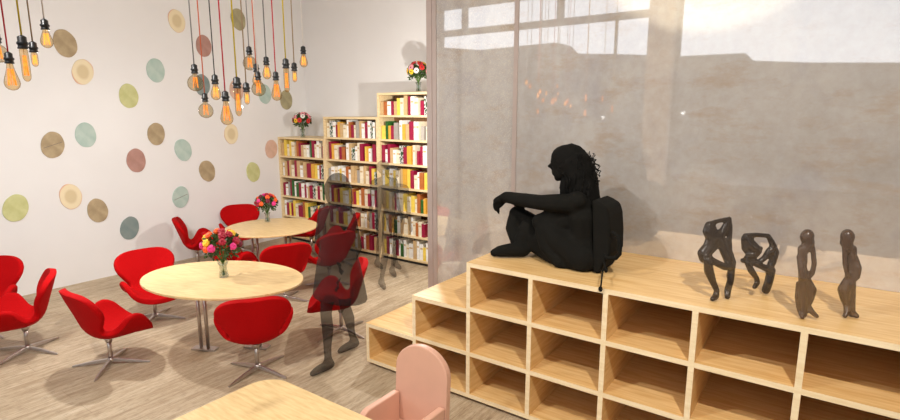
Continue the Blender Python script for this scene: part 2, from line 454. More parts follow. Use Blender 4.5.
# ------------------------------------------------------------------ red swivel armchairs
def shell_mesh():
    import bisect
    T0, T1_ = -.30, .60
    def smooth(a, b_, x):
        x = max(0, min(1, (x-a)/(b_-a))); return x*x*(3-2*x)
    def ang(t): return math.radians(-8*smooth(-.16, -.3, t) + 6*smooth(-.1,.05,t) + 66*smooth(.0, .28, t))
    N = 400; xs = [0]; zs = [0]; P = {}
    y, z = 0, 0; path = []
    dt = (T1_-T0)/N
    for i in range(N+1):
        t = T0+dt*i; path.append((t, y, z)); a = ang(t)
        y += -math.cos(a)*dt; z += math.sin(a)*dt
    i0 = min(range(N+1), key=lambda i: abs(path[i][0]-0)); oy, oz = path[i0][1], path[i0][2]
    zt = path[-1][2]-oz
    def prof(t):
        i = max(0, min(N, round((t-T0)/dt))); return path[i][1]-oy, path[i][2]-oz, ang(t)
    W = [(-0.3, 0.09), (-0.29, 0.16), (-0.265, 0.235), (-0.22, 0.3), (-0.16, 0.345), (-0.08, 0.368), (0.0, 0.355), (0.0562, 0.305), (0.1031, 0.25), (0.15, 0.205), (0.1969, 0.185), (0.2437, 0.195), (0.3, 0.235), (0.3562, 0.272), (0.4125, 0.293), (0.4688, 0.295), (0.5156, 0.278), (0.5531, 0.245), (0.5766, 0.205), (0.5925, 0.15), (0.6, 0.08)]
    def wid(t):
        ks = [k for k, _ in W]; i = max(0, min(len(W)-2, bisect.bisect(ks, t)-1))
        a, b_ = W[i], W[i+1]; u = (t-a[0])/(b_[0]-a[0]); return a[1]+(b_[1]-a[1])*u
    A = lambda t: .13 + .12*smooth(-.3, -.12, t) - .07*smooth(.0, .2, t) - .08*smooth(.25, .5, t)
    ts = [w[0] for w in W]
    ts = sorted(set(ts+[(W[i][0]+W[i+1][0])/2 for i in range(2, len(W)-3)]))
    b = B(); ns = 12; rows = []
    for t in ts:
        y, z, a = prof(t); w = wid(t); row = []
        for k in range(ns+1):
            s = (k/ns*2-1); s = math.sin(s*PI/2)*.35+s*.65; s *= w
            q = abs(s)/.372
            h = A(t)*q**2.1
            lat = s*(1-.16*q*q*smooth(.15, -.05, t))
            # normal of the profile (into the sitter)
            row.append(b.verts.new((y+.03+math.sin(a)*h, lat*1.03, .285+z+math.cos(a)*h)))
        rows.append(row)
    for r0, r1 in zip(rows, rows[1:]):
        for k in range(ns): b.faces.new((r0[k], r0[k+1], r1[k+1], r1[k])).smooth = True
    return b, zt
bs, zt = shell_mesh()
chair = thing('swivel_armchair', '', 'chair', (0,0,0))
sh = obj('seat_shell', bs, M['red'], chair, smooth=True)
md = sh.modifiers.new('solid', 'SOLIDIFY'); md.thickness = .055; md.offset = -1 if False else 0; md.use_even_offset = False
md = sh.modifiers.new('sub', 'SUBSURF'); md.levels = 2; md.render_levels = 2
dg = bpy.context.evaluated_depsgraph_get()
def bake(o):
    dg = bpy.context.evaluated_depsgraph_get(); dg.update()
    me = bpy.data.meshes.new_from_object(o.evaluated_get(dg)); o.modifiers.clear(); o.data = me
    for p in me.polygons: p.use_smooth = True
bake(sh)
b = B(); lathe(b, [(.019,.045),(.019,.25)], 16); obj('pole', b, M['steel'], chair)
b = B(); lathe(b, [(.024,.215),(.034,.245),(.04,.26)], 20); obj('seat_mount', b, M['steel'], chair)
b = B(); lathe(b, [(.03,.03),(.032,.04),(.032,.055),(.022,.07)], 16); obj('hub', b, M['steel'], chair)
for k in range(4):
    b = B(); a = k*PI/2+PI/4
    c, s = math.cos(a), math.sin(a)
    def lf(u, w, z): return Vector((c*u-s*w, s*u+c*w, z))
    pr = [(.02,.018,.032,.062), (.15,.016,.022,.045), (.30,.012,.002,.018), (.325,.008,.0,.012)]
    rr = [[b.verts.new(lf(u, w_, z_)) for w_, z_ in ((-w,z0),(w,z0),(w*.7,z1),(-w*.7,z1))] for u, w, z0, z1 in pr]
    for r0, r1 in zip(rr, rr[1:]):
        for i in range(4): b.faces.new((r0[i], r0[(i+1)%4], r1[(i+1)%4], r1[i]))
    b.faces.new(rr[0]); b.faces.new(rr[-1])
    obj('base_leg', b, M['steel'], chair, bevel=.002)
chairs = [
 (-0.693, -0.655, 145, 'red swivel armchair with its back to the camera, in front of the oval table'),
 (-1.884, -1.347, 90, 'red swivel armchair left in front of the oval table, facing right'),
 (-2.673, -0.559, -8, 'red swivel armchair behind the left end of the oval table, beside the white wall'),
 (-2.812, -1.686, 250, 'red swivel armchair at the left frame edge, turned left with its tall back at right'),
 (-3.70, -1.75, -40, 'red swivel armchair partly cut by the left frame edge, facing the camera, behind another'),
 (-0.734, 0.382, 226, 'red swivel armchair on the right of the oval table, behind the nearer walking shadow figure'),
 (-2.012, 0.658, 158, 'red swivel armchair between the two tables, seen from behind, beyond the oval table'),
 (-2.01, 1.38, 172, 'red swivel armchair at the right side of the round table, half in shadow'),
 (-2.661, 2.211, 220, 'red swivel armchair in front of the bookcases, under the shadow figure, facing left'),
 (-3.546, 2.386, 205, 'red swivel armchair behind the right end of the round table by the bookcase'),
 (-4.229, 0.831, 61, 'red swivel armchair left of the round table by the white wall, in side view'),
 (-2.987, 0.575, 78, 'red swivel armchair mostly hidden behind the rose bouquet of the oval table'),
 (-4.466, 1.731, -32, 'red swivel armchair behind the round table, its back close to the white wall'),
]
for i, (x, y, a, lab) in enumerate(chairs):
    if i == 0:
        chair.location = (x, y, 0); chair.rotation_euler = (0, 0, math.radians(a)); chair['label'] = lab; chair['group'] = 'red swivel armchairs'
    else: dup(chair, (x, y, 0), math.radians(a), lab)

# ------------------------------------------------------------------ child's salmon chair
t = thing('child_armchair', 'small salmon pink armchair with arched back, between low table and cubby bench', 'chair', (1.28, -.84, 0))
W2 = .205
b = B(); z0, zs = .12, .655
poly = [(-W2, .05)] + [(-W2*1.0, .44)] + [(-W2*math.cos(i*PI/24), zs-.0+.17*math.sin(i*PI/24)-.02) for i in range(25)] + [(W2, .44), (W2, .05)]
prism(b, poly, 0, .045, lambda u, v, d: Vector((u, d+(v-.3)*.06, v)))
obj('backrest', b, M['pink'], t, bevel=.006)
for s in (-1, 1):
    b = B(); xa, xb = sorted((s*(W2-.0), s*(W2-.045)))
    poly = [(-.34, 0), (.0, 0), (.0, .47), (-.27, .47)] + [(-.27-.07*math.sin(i*PI/12), .40+.07*math.cos(i*PI/12)) for i in range(1, 7)]
    prism(b, poly, xa, xb, lambda u, v, d: Vector((d, u, v)))
    obj('arm_panel', b, M['pink'], t, bevel=.008)
b = B(); box(b, -W2+.046, W2-.046, -.33, -.002, .24, .28, bev=.006); obj('seat', b, M['pink'], t)

# ------------------------------------------------------------------ wood slices on the left wall
def slice_mat(name, a, c, d, rings):
    t = NT(name); tc = t.n('ShaderNodeTexCoord'); mp = t.n('ShaderNodeMapping')
    mp.inputs['Scale'].default_value = (1, 1/.126, 1/.166); t.l(tc.outputs['Object'], mp.inputs['Vector'])
    ln = t.n('ShaderNodeVectorMath', operation='LENGTH'); t.l(mp.outputs[0], ln.inputs[0])
    nz = t.noise(t.coords((1,1,1)), 9, 5, .6)
    ad = t.n('ShaderNodeMath', operation='MULTIPLY_ADD'); t.l(nz, ad.inputs[0]); ad.inputs[1].default_value = -.06; t.l(ln.outputs['Value'], ad.inputs[2])
    if rings: col = t.ramp(ad.outputs[0], [(.0, lin(c)), (.42, lin(c)), (.62, lin(a)), (.9, lin(a)), (1.0, lin(d)), ])
    else: col = t.ramp(nz, [(.35, lin(a)), (.65, lin(c))])
    return t.done(t.bsdf(col, .6, 0, .25))
SL = {
 'brown': slice_mat('slice_brown', (186,166,132), (164,144,112), (0,0,0), False),
 'cream': slice_mat('slice_cream', (236,220,184), (218,198,158), (226,178,148), True),
 'teal': slice_mat('slice_teal', (172,194,184), (190,206,196), (0,0,0), False),
 'slate': slice_mat('slice_slate', (138,150,146), (124,140,138), (0,0,0), False),
 'lime': slice_mat('slice_lime', (208,208,152), (194,194,134), (0,0,0), False),
 'rose': slice_mat('slice_rose', (186,144,132), (172,130,118), (0,0,0), False),
 'pink': slice_mat('slice_pink', (222,186,166), (208,172,152), (0,0,0), False),
 'olive': slice_mat('slice_olive', (180,170,132), (156,148,116), (0,0,0), False),
}
slices = [
 (65,43.5,'brown',-10,'taupe brown','top left, right of the left bulbs'),
 (82.5,72,'cream',15,'cream ringed','upper left, just below a brown disc'),
 (176.5,21,'cream',-10,'cream ringed','highest of its colour, above the rosy disc'),
 (155.5,70.5,'teal',0,'pale teal','upper middle, left of the bulb cluster'),
 (128.5,96,'lime',0,'lime yellow','centre of the white wall, highest lime one'),
 (85.5,135,'teal',0,'pale teal','left of centre, right of the split brown disc'),
 (52.5,145,'brown',12,'split brown','left of the pale teal disc'),
 (156,134,'brown',5,'brown','centre of the wall, above right of the rosy disc'),
 (136,160.5,'rose',0,'dusty rose','centre of the wall, halfway to the floor'),
 (183,150,'teal',-12,'pale teal','below the bulb cluster, right of centre'),
 (15.5,208,'lime',18,'lime yellow','lowest and leftmost on the wall'),
 (70.5,196.5,'cream',-6,'cream ringed','low left, right of the lime disc'),
 (97.5,210.5,'brown',-8,'brown','low, beside the cream ringed disc'),
 (129.5,228,'slate',14,'slate grey','lowest on the wall, above the red chairs'),
 (180.5,197,'teal',10,'two-tone teal','low, above the red chair by the wall'),
 (207,171,'brown',-14,'brown','right part of the wall below the hanging bulbs'),
 (231,134,'cream',4,'cream ringed','right part of the wall just under the bulbs'),
 (253,172,'lime',-8,'lime yellow','right part of the wall above the round table'),
 (271,149,'pink',8,'peach pink','farthest right, beside the shortest bookcase'),
 (203.5,46,'rose',0,'dusty rose','upper wall behind the orange cord'),
 (202,85,'slate',0,'slate grey','behind the globe bulb with orange cord'),
 (238,19.5,'olive',-10,'olive brown','top of the wall behind a yellow cord'),
 (236.4,90,'pink',0,'peach pink','behind the tube bulb with yellow cord'),
 (264.5,94,'teal',-6,'pale teal','behind the right bulbs of the cluster'),
 (286,100,'olive',0,'olive brown','near the room corner, below the right tube bulb'),
]
for x, y, k, tilt, cn, where in slices:
    p = at(x, y, 0, XL); b = B(); n = 40; R = random.uniform(.97, 1.03)
    th = math.radians(-tilt); pr = []
    for i in range(n):
        a = 2*PI*i/n; w = 1+.012*math.sin(3*a+x)+.008*math.sin(7*a+y)
        u, v = .126*R*w*math.cos(a), .166*R*w*math.sin(a)
        pr.append((u*math.cos(th)-v*math.sin(th), u*math.sin(th)+v*math.cos(th)))
    prism(b, pr, 0, .014, lambda u, v, d: Vector((d, u, v)))
    o = obj('wood_slice', b, SL[k], None, bevel=.003); o.location = (XL-.001, p.y, p.z)
    tag(o, '%s wooden disc on the wall, %s' % (cn, where), 'wall decoration', 'wood slices on the white wall')
    if cn.startswith('split') or cn.startswith('two'):
        b = B(); box(b, .0141, .0155, -.11, .11, -.003, .003)
        bmesh.ops.transform(b, matrix=Matrix.Rotation(math.radians(18), 4, 'X'), verts=b.verts)
        obj('crack', b, M['winframe'], o)

# ------------------------------------------------------------------ hanging filament bulbs
CORD = {'red': (206,30,50), 'yellow': (214,190,20), 'tan': (160,136,104), 'white': (232,228,224), 'grey': (150,148,148), 'orange': (224,112,70), 'black': (40,38,38), 'dark grey': (110,108,108)}
for k, v in CORD.items(): M['cord_'+k] = vary('cord_'+k.replace(' ', '_'), v, .7, amt=.15, scale=300)
# profiles: radius,depth below the socket mouth; unit = metres
PROF = {
 'teardrop': [(.012,0),(.014,-.012),(.017,-.03),(.024,-.055),(.031,-.08),(.033,-.095),(.029,-.112),(.018,-.124),(.004,-.129)],
 'globe': [(.012,0),(.014,-.01),(.028,-.02),(.040,-.036),(.045,-.056),(.042,-.076),(.030,-.093),(.014,-.101),(.003,-.103)],
 'tube': [(.012,0),(.015,-.008),(.0155,-.03),(.0155,-.11),(.014,-.122),(.009,-.131),(.003,-.135)],
 'capsule': [(.010,0),(.014,-.008),(.0155,-.02),(.0155,-.05),(.0135,-.062),(.008,-.070),(.002,-.073)],
 'pear': [(.012,0),(.014,-.01),(.02,-.028),(.027,-.05),(.028,-.064),(.024,-.078),(.014,-.088),(.003,-.092)],
}
LEN = {k: -v[-1][1]+.052 for k, v in PROF.items()}
bulbs = [  # x, socket top y, bottom y, kind, cord
 (-4,33,62,'globe','tan'),(8,52.5,90,'teardrop','red'),(21.5,36,81,'tube','yellow'),(32.5,42,66.5,'capsule','tan'),(44,19.5,47.5,'pear','white'),
 (194,64.5,91,'globe','grey'),(204.5,93.5,118,'globe','orange'),(214.5,75,100,'pear','black'),(225,91.5,125,'teardrop','red'),(236.5,77.5,116,'tube','yellow'),
 (246,83,104.5,'capsule','tan'),(248.8,46.7,70,'globe','grey'),(255.8,64,86,'pear','orange'),(257.6,72,96,'globe','white'),(266,57,79,'pear','dark grey'),
 (275.5,72,100.5,'teardrop','red'),(285.5,59,92,'tube','yellow'),(294,63,82,'capsule','tan'),(303,46.5,67,'pear','white')]
seen = {}
word = ['', 'second ', 'third ', 'fourth ']
for i, (x, y0, y1, kind, cord) in enumerate(bulbs):
    hpx = y1-y0; dist = LEN[kind]*F/hpx*1.0
    p = CAM+ray(x, y0)*dist
    left = x < 100
    wh = 'in the left cluster' if left else 'in the cluster left of the bookcases'
    extra = {(-4): 'cut by the left frame edge', 204.5: 'hanging lowest of the round ones', 194: 'leftmost of its cluster', 248.8: 'high beside the tan cord', 257.6: 'overlapping the orange-corded bulb',
             246: 'in the middle of the cluster', 294: 'near the right end of the cluster', 225: 'lowest of all in the right cluster', 275.5: 'right half of the cluster', 236.5: 'left half of the cluster', 285.5: 'in front of the olive disc', 303: 'rightmost of its cluster'}.get(x, '')
    lab = '%s hanging filament bulb on a %s cord, %s' % (kind.replace('teardrop', 'large teardrop'), cord, extra or wh)
    r = thing('pendant_bulb', lab, 'lamp', p, 0, 'hanging filament bulbs')
    s = 1.0
    b = B(); tube(b, [(0,0,0), (0,0,ZC-p.z)], .0035 if cord != 'black' else .003, 8); obj('cord', b, M['cord_'+cord], r)
    b = B(); lathe(b, [(.005,.004),(.011,0),(.0165,-.004),(.0165,-.022),(.021,-.026),(.021,-.033),(.0175,-.036),(.0175,-.044),(.020,-.047),(.019,-.052),(.010,-.052)], 20); obj('socket', b, M['rubber'], r)
    b = B(); lathe(b, [(a, z-.050) for a, z in PROF[kind]], 24, close=False); gl = obj('bulb', b, M['smoke' if kind == 'globe' else 'bulb'], r)
    # filament cage
    L = -PROF[kind][-1][1]; b = B(); nz = 6; rr = {'teardrop': .016, 'globe': .014, 'tube': .007, 'capsule': .008, 'pear': .013}[kind]
    za, zb = -.05-L*.22, -.05-L*.80
    pts = []
    for k in range(2*nz+1):
        a = 2*PI*k/(2*nz); pts.append((rr*math.cos(a)*(.65 if k % 2 == 0 else 1), rr*math.sin(a)*(.65 if k % 2 == 0 else 1), za if k % 2 == 0 else zb))
    tube(b, pts, .0024, 5)
    obj('filament', b, M['fil_b'] if kind in ('pear','capsule') else M['fil'], gl)
    b = B(); tube(b, [(0,0,-.05), (0,0,-.05-L*.55)], .002, 6); obj('stem', b, M['bulb'], gl)

# ------------------------------------------------------------------ flowers
def rose_mesh(mi):
    b = B(); n, m = 16, 9; rows = []
    for j in range(m):
        th = PI*(.03+.94*j/(m-1)); row = []
        for i in range(n):
            a = 2*PI*i/n; sw = .10*math.sin(5*a+j*1.9)+.07*math.sin(3*a-j*2.4)
            r = (1+sw)*(.96 if j % 2 else 1.05)
            row.append(b.verts.new((r*math.sin(th)*math.cos(a), r*math.sin(th)*math.sin(a), .78*math.cos(th)*(1+.5*sw) - (.25 if j == 0 else 0))))
        rows.append(row)
    for r0, r1 in zip(rows, rows[1:]):
        for i in range(n): b.faces.new((r0[i], r0[(i+1) % n], r1[(i+1) % n], r1[i]))
    b.faces.new(rows[0]); b.faces.new(rows[-1])
    bmesh.ops.recalc_face_normals(b, faces=b.faces[:])
    me = bpy.data.meshes.new('rose'); b.to_mesh(me); b.free(); me.materials.append(mi); return me
def daisy_mesh(mi, mc):
    b = B()
    for ring, (R, z, n) in enumerate(((1.0, 0, 14), (.72, .12, 12))):
        for k in range(n):
            a = 2*PI*(k+.5*ring)/n; c, s = math.cos(a), math.sin(a); w = .2*R
            vs = [b.verts.new((c*u-s*v, s*u+c*v, zz)) for u, v, zz in ((.15,-w*.4,z+.05),(R*.75,-w,z+.12),(R,0,z+.02),(R*.75,w,z+.12),(.15,w*.4,z+.05))]
            b.faces.new(vs)
            vs2 = [b.verts.new(v.co-Vector((0,0,.05))) for v in vs]; b.faces.new(list(reversed(vs2)))
            for q in range(5): b.faces.new((vs[(q+1)%5], vs[q], vs2[q], vs2[(q+1)%5]))
    ball(b, (0,0,.12), (.3,.3,.14), 2, 1)
    me = bpy.data.meshes.new('gerbera'); b.to_mesh(me); b.free(); me.materials.append(mi); me.materials.append(mc); return me
FC = {'yellow': (240,190,40), 'orange': (236,92,30), 'magenta': (222,50,130), 'crimson': (160,14,44), 'red': (206,40,40), 'pink': (238,150,160), 'white': (240,232,220), 'burgundy': (110,16,44)}
for k, v in FC.items(): M['fl_'+k] = vary('petal_'+k, v, .6, amt=.18, scale=60)
M['fl_eye'] = vary('flower_eye', (90, 40, 24), .8, amt=.2)
ROSE = {k: rose_mesh(M['fl_'+k]) for k in FC}; DAISY = {k: daisy_mesh(M['fl_'+k], M['fl_eye']) for k in FC}
def bouquet(loc, scale, cols, kind, lab, vlab, seed):
    rnd = random.Random(seed)
    v = tag(obj('glass_vase', vase_bm(scale), M['vase'], None), vlab, 'vase'); v.location = loc
    r = thing('rose_bouquet' if kind == 'rose' else 'gerbera_bouquet', lab, 'flowers', (loc[0], loc[1], loc[2]+.006), 0)
    tocam = (CAM-Vector(loc)); tocam.z = 0; tocam.normalize(); side = Vector((-tocam.y, tocam.x, 0))
    heads = []; n = len(cols)
    # rings over a dome
    k = 0
    for el, cnt in ((82, 1), (54, 6), (26, 8), (0, 7)):
        for q in range(cnt):
            a = 2*PI*(q+.3*k)/cnt+rnd.uniform(-.12,.12); e = math.radians(el+rnd.uniform(-5,5))
            d = Vector((math.cos(e)*math.cos(a), math.cos(e)*math.sin(a), math.sin(e)*.85))
            heads.append(d); k += 1
    hc = Vector((0,0,.30*scale)); R = .165*scale
    for i, d in enumerate(heads):
        c = cols[(i*5+i//7) % n]; me = (ROSE if kind == 'rose' else DAISY)[c]
        o = bpy.data.objects.new('flower_head', me); COL.objects.link(o); o.parent = r
        o['label'] = c+' '+('rose' if kind == 'rose' else 'gerbera')
        o.location = hc+d*R; s = scale*(.034 if kind == 'rose' else .048)*rnd.uniform(.9,1.1); o.scale = (s,s,s)
        o.rotation_mode = 'QUATERNION'; o.rotation_quaternion = d.to_track_quat('Z', 'Y')
    b = B()
    for i, d in enumerate(heads):
        foot = Vector((d.x*-.012, d.y*-.012, .01))*scale
        tube(b, [foot, Vector((d.x*.006,d.y*.006,.13*scale)), hc*.75+d*R*.35, hc+d*R*.93], .0028*scale, 5)
    obj('stems', b, M['stem'], r)
    b = B()
    for i in range(420):
        a = rnd.uniform(0, 2*PI); e = math.radians(rnd.uniform(-42, 60)); rr = R*rnd.uniform(.45, 1.04)
        d = Vector((math.cos(e)*math.cos(a), math.cos(e)*math.sin(a), math.sin(e))); c = hc+d*rr-Vector((0,0,.012*scale))
        u = d.cross(Vector((rnd.uniform(-1,1), rnd.uniform(-1,1), rnd.uniform(-1,1)))).normalized(); w = d.cross(u).normalized()
        dd = (d+u*.4).normalized(); L = .036*scale; wd = .013*scale
        vs = [b.verts.new(c+q) for q in (-dd*L*.5, -dd*L*.1+w*wd, dd*L*.35+w*wd*.7, dd*L*.65, dd*L*.35-w*wd*.7, -dd*L*.1-w*wd)]
        b.faces.new(vs)
    lf = obj('foliage', b, M['leaf'], r, fix=False)
    return r
def vase_bm(s):
    b = B()
    lathe(b, [(x*s*1.2, z*s) for x, z in ((.001,.0),(.034,.0),(.038,.012),(.033,.04),(.027,.075),(.030,.11),(.042,.15),(.039,.15),(.027,.11),(.024,.075),(.029,.04),(.033,.014),(.001,.008))], 24, close=False)
    return b
bouquet((-1.315,-.533,.721), 1.0, ['crimson','orange','yellow','magenta','yellow','crimson','orange','magenta','burgundy','yellow','orange','crimson','magenta','yellow'], 'rose', 'round bouquet of red, orange, yellow and magenta roses on the oval table', 'small clear glass vase holding roses on the oval table', 3)
bouquet((-3.2,1.33,.721), .88, ['crimson','orange','yellow','magenta','yellow','crimson','orange','magenta','burgundy','yellow','orange','crimson'], 'rose', 'round bouquet of mixed roses on the round table farther back', 'small clear glass vase holding roses on the round table', 5)
pa = at(303, 137, 1, 2.95)
bouquet((pa.x, 2.95, BZ+5*BH+.001), .95, ['white','pink','red','yellow','red','pink','white','red','yellow','pink'], 'gerbera', 'mixed gerbera bouquet on top of the shortest bookcase', 'glass vase of gerberas on the shortest bookcase', 8)
pa = at(418.5, 91, 1, 2.95)
bouquet((pa.x, 2.95, BZ+7*BH+.001), .95, ['yellow','white','red','pink','red','yellow','pink','red','white'], 'gerbera', 'mixed gerbera bouquet on top of the tallest bookcase', 'glass vase of gerberas on the tallest bookcase', 11)

# ------------------------------------------------------------------ figures
def chain(bm, pts):                       # list of (Vector, radius): tapered limb with round joints
    P = [p for p, _ in pts]; Rr = [r for _, r in pts]
    Q, S = [P[0]], [Rr[0]]
    for i in range(len(P)-1):
        for k in (1, 2, 3):
            u = k/3; Q.append(P[i].lerp(P[i+1], u)); S.append(Rr[i]+(Rr[i+1]-Rr[i])*u)
    tube(bm, Q, S, 12)
    for p, r in pts: ball(bm, p, r, 2)
def head(bm, c, face, up, s):             # c centre of skull, face direction; s = head half height
    up = (up-face*up.dot(face)).normalized(); side = up.cross(face)
    rot = Matrix((( side.x, face.x, up.x), (side.y, face.y, up.y), (side.z, face.z, up.z))).to_4x4()
    ball(bm, c+up*s*.18-face*s*.05, (s*.70, s*.86, s*.82), 3, rot=rot)        # cranium
    ball(bm, c-up*s*.42+face*s*.22, (s*.50, s*.52, s*.56), 3, rot=rot)        # jaw
    ball(bm, c-up*s*.80+face*s*.50, (s*.22, s*.2, s*.18), 2, rot=rot)         # chin
    tube(bm, [c+up*s*.12+face*s*.70, c-up*s*.12+face*s*.98, c-up*s*.22+face*s*.76], [s*.07, s*.13, s*.10], 8)   # nose
    ball(bm, c+up*s*.18+face*s*.70, (s*.4, s*.12, s*.10), 2, rot=rot)         # brow
    for dz in (-.42, -.54): ball(bm, c+up*s*dz+face*s*.74, (s*.2, s*.1, s*.07), 2, rot=rot)   # lips
    for sd in (-1, 1):
        ball(bm, c+side*s*sd*.27+up*s*.04+face*s*.66, s*.11, 2)               # eyes
        ball(bm, c+side*s*sd*.70-up*s*.08-face*s*.02, (s*.08, s*.18, s*.24), 2, rot=rot)      # ears
def hand(bm, w, d, down, s=1.0, curl=.6):  # wrist, finger direction, palm side
    d = d.normalized(); down = (down-d*down.dot(d)).normalized(); lat = d.cross(down)
    chain(bm, [(w, .026*s), (w+d*.05*s, .030*s), (w+d*.085*s, .030*s)])
    for k, L in enumerate((.062, .072, .068, .052)):
        base = w+d*.09*s+lat*(k-1.5)*.020*s
        a = base; dirv = d.copy(); pts = [(a, .0105*s)]
        for j in range(3):
            dirv = (dirv*math.cos(curl*.6)+down*math.sin(curl*.6)).normalized(); a = a+dirv*L/3*s*1.1; pts.append((a, (.0098-.0008*j)*s))
            nd = (down*math.cos(curl*.6)-dirv*math.sin(curl*.6))
        chain(bm, pts)
    th = w+d*.03*s-lat*.028*s
    chain(bm, [(th, .014*s), (th-lat*.022*s+d*.03*s, .012*s), (th-lat*.026*s+d*.055*s+down*.012*s, .010*s)])
def shoe(bm, ankle, toe, q=1):
    d = toe-ankle; d.z = 0; L = d.length; d.normalize(); base = Vector((ankle.x, ankle.y, toe.z))
    chain(bm, [(ankle, .042*q), (base+Vector((0,0,.045*q))-d*.02, .042*q), (base+d*L*.45+Vector((0,0,.042*q)), .040*q), (base+d*L*.8+Vector((0,0,.034*q)), .034*q), (base+d*L+Vector((0,0,.026*q)), .024*q)])
def fuse(name, bm, mat, parent, voxel=.010, smooth=4):
    o = obj(name, bm, mat, parent)
    m1 = o.modifiers.new('r', 'REMESH'); m1.mode = 'VOXEL'; m1.voxel_size = voxel
    if smooth:
        m2 = o.modifiers.new('s', 'SMOOTH'); m2.factor = .5; m2.iterations = smooth
    bake(o)
    o.data.materials.clear(); o.data.materials.append(mat)
    return o
# --- seated woman on the bench: joints picked on planes Y = const
wr = thing('person', 'seated person in dark clothes with long curly hair, cross-legged on the cubby bench', 'person', (1.85, .42, TOPZ))
org = Vector((1.85, .42, TOPZ))
def S(x, y, Y): return at(x, y, 1, Y)-org
b = B()
yc = .42
pel = S(584, 255, yc)
chain(b, [(S(584,258,yc-.09), .115), (S(584,258,yc+.09), .115)])
for dz in (-.07, 0, .07):
    chain(b, [(S(585,256,yc+dz*.9), .11), (S(584,236,yc+dz*.8), .10), (S(583,216,yc+dz*1.1), .105), (S(581,202,yc+dz*1.2), .07)])
chain(b, [(S(578,201,yc-.15), .062), (S(577,196,yc), .062), (S(576,199,yc+.15), .062)])
chain(b, [(S(577,196,yc), .058), (S(572,184,yc), .052), (S(568,174,yc), .05)])
hc = S(565.5, 163.5, yc); head(b, hc, Vector((-.985, -.10, -.10)).normalized(), Vector((0,0,1)), .132)
# far leg: knee up, foot on the bench
chain(b, [(S(580,258,yc+.10), .105), (S(545,232,yc+.14), .088), (S(517,214,yc+.12), .068), (S(513,228,yc+.06), .062), (S(518,243,yc+.02), .056), (S(521,249,yc-.02), .048)])
# near leg: knee raised, shin folded under
chain(b, [(S(582,260,yc-.10), .11), (S(560,240,yc-.10), .098), (S(541,222,yc-.08), .07), (S(548,246,yc-.12), .066), (S(560,262,yc-.14), .055), (S(572,268,yc-.10), .05)])
chain(b, [(S(575,212,yc-.03), .10), (S(558,214,yc-.06), .075), (S(548,218,yc-.06), .065)])
chain(b, [(S(578,215,yc-.02), .12), (S(562,222,yc-.04), .10), (S(556,238,yc-.04), .10), (S(580,240,yc-.03), .13)])
chain(b, [(S(545,240,yc), .09), (S(560,252,yc-.05), .09), (S(575,255,yc-.08), .09)])
chain(b, [(S(528,228,yc+.04), .07), (S(540,246,yc), .075), (S(556,256,yc-.06), .08)])
# forearm resting on the raised knee, relaxed hand
chain(b, [(S(576,204,yc-.12), .075), (S(560,203,yc-.15), .068), (S(541,202.5,yc-.12), .058), (S(520,199.5,yc-.02), .054), (S(506,197,yc+.04), .046)])
chain(b, [(S(576,200,yc+.13), .070), (S(556,203,yc+.17), .06), (S(538,203,yc+.15), .055), (S(518,200,yc+.10), .050), (S(507,198,yc+.06), .040)])
hand(b, S(505,195.5,yc+.04), S(495,202,yc+.02)-S(505,195.5,yc+.04), Vector((.2,0,-1)), 1.0, .9)
hand(b, S(506,198,yc+.07), S(499,205,yc+.05)-S(506,198,yc+.07), Vector((.2,0,-1)), .95, .8)
ball(b, S(523,240,yc), .07, 2); ball(b, S(524,232,yc+.03), .06, 2)
# shoes
f0 = S(521,250,yc-.05); tz = .0
for (ax, ay, aY), (tx, ty, tY) in (((521,249,yc-.06), (494,256,.24)), ((563,262,yc-.10), (534,258,.52))):
    a = S(ax, ay, aY); tpt = S(tx, ty, tY); tpt.z = .003; shoe(b, a, tpt, 1.35)
for v in b.verts: v.co.z = max(v.co.z, .002)
body = fuse('body', b, M['figure'], wr, .011, 3)
for v in body.data.vertices: v.co.z = max(v.co.z, .001)
# hair
b = B(); ys = yc
chain(b, [(S(571,160,ys), .122), (S(579,171,ys), .115), (S(583,184,ys), .112), (S(587,197,ys), .095), (S(590,208,ys), .06)])
ball(b, S(568.5,157,ys), (.128,.11,.092), 3); chain(b, [(S(573,178,ys), .085), (S(571,188,ys), .085), (S(569,195,ys), .07)]); ball(b, S(582,166,ys), (.07,.10,.10), 3)
rnd = random.Random(4)
for i in range(130):
    x0 = rnd.uniform(562, 582); y0 = rnd.uniform(150, 176); dy = rnd.uniform(-.11, .11)
    L = rnd.randint(10, 18); pts = []; x_, y_ = x0, y0; ph = rnd.uniform(0, 6); am = rnd.uniform(.8, 2.0)
    yend = rnd.uniform(190, 212)
    for k in range(L):
        u = k/(L-1); xx = x0+(5+rnd.uniform(-.3,.3))*u*1.8+am*math.sin(ph+u*14)*(.4+u)
        pts.append(S(min(xx, 600-0*u), y0+(yend-y0)*u, yc+dy+.015*math.cos(ph+u*14)))
    tube(b, pts, [.0075]*(L-2)+[.004,.002], 5)
for i in range(16):                        # loose curls at the back of the head
    x0 = rnd.uniform(587, 594); y0 = rnd.uniform(152, 170); ph = rnd.uniform(0, 6); pts = []
    for k in range(12):
        u = k/11; pts.append(S(x0+7*u+2.2*math.sin(ph+u*9), y0+16*u+1.5*math.cos(ph+u*9), yc+.012*math.cos(ph+u*9)+(i-8)*.01))
    tube(b, pts, .003, 4)
obj('hair', b, M['figure_hair'], wr)
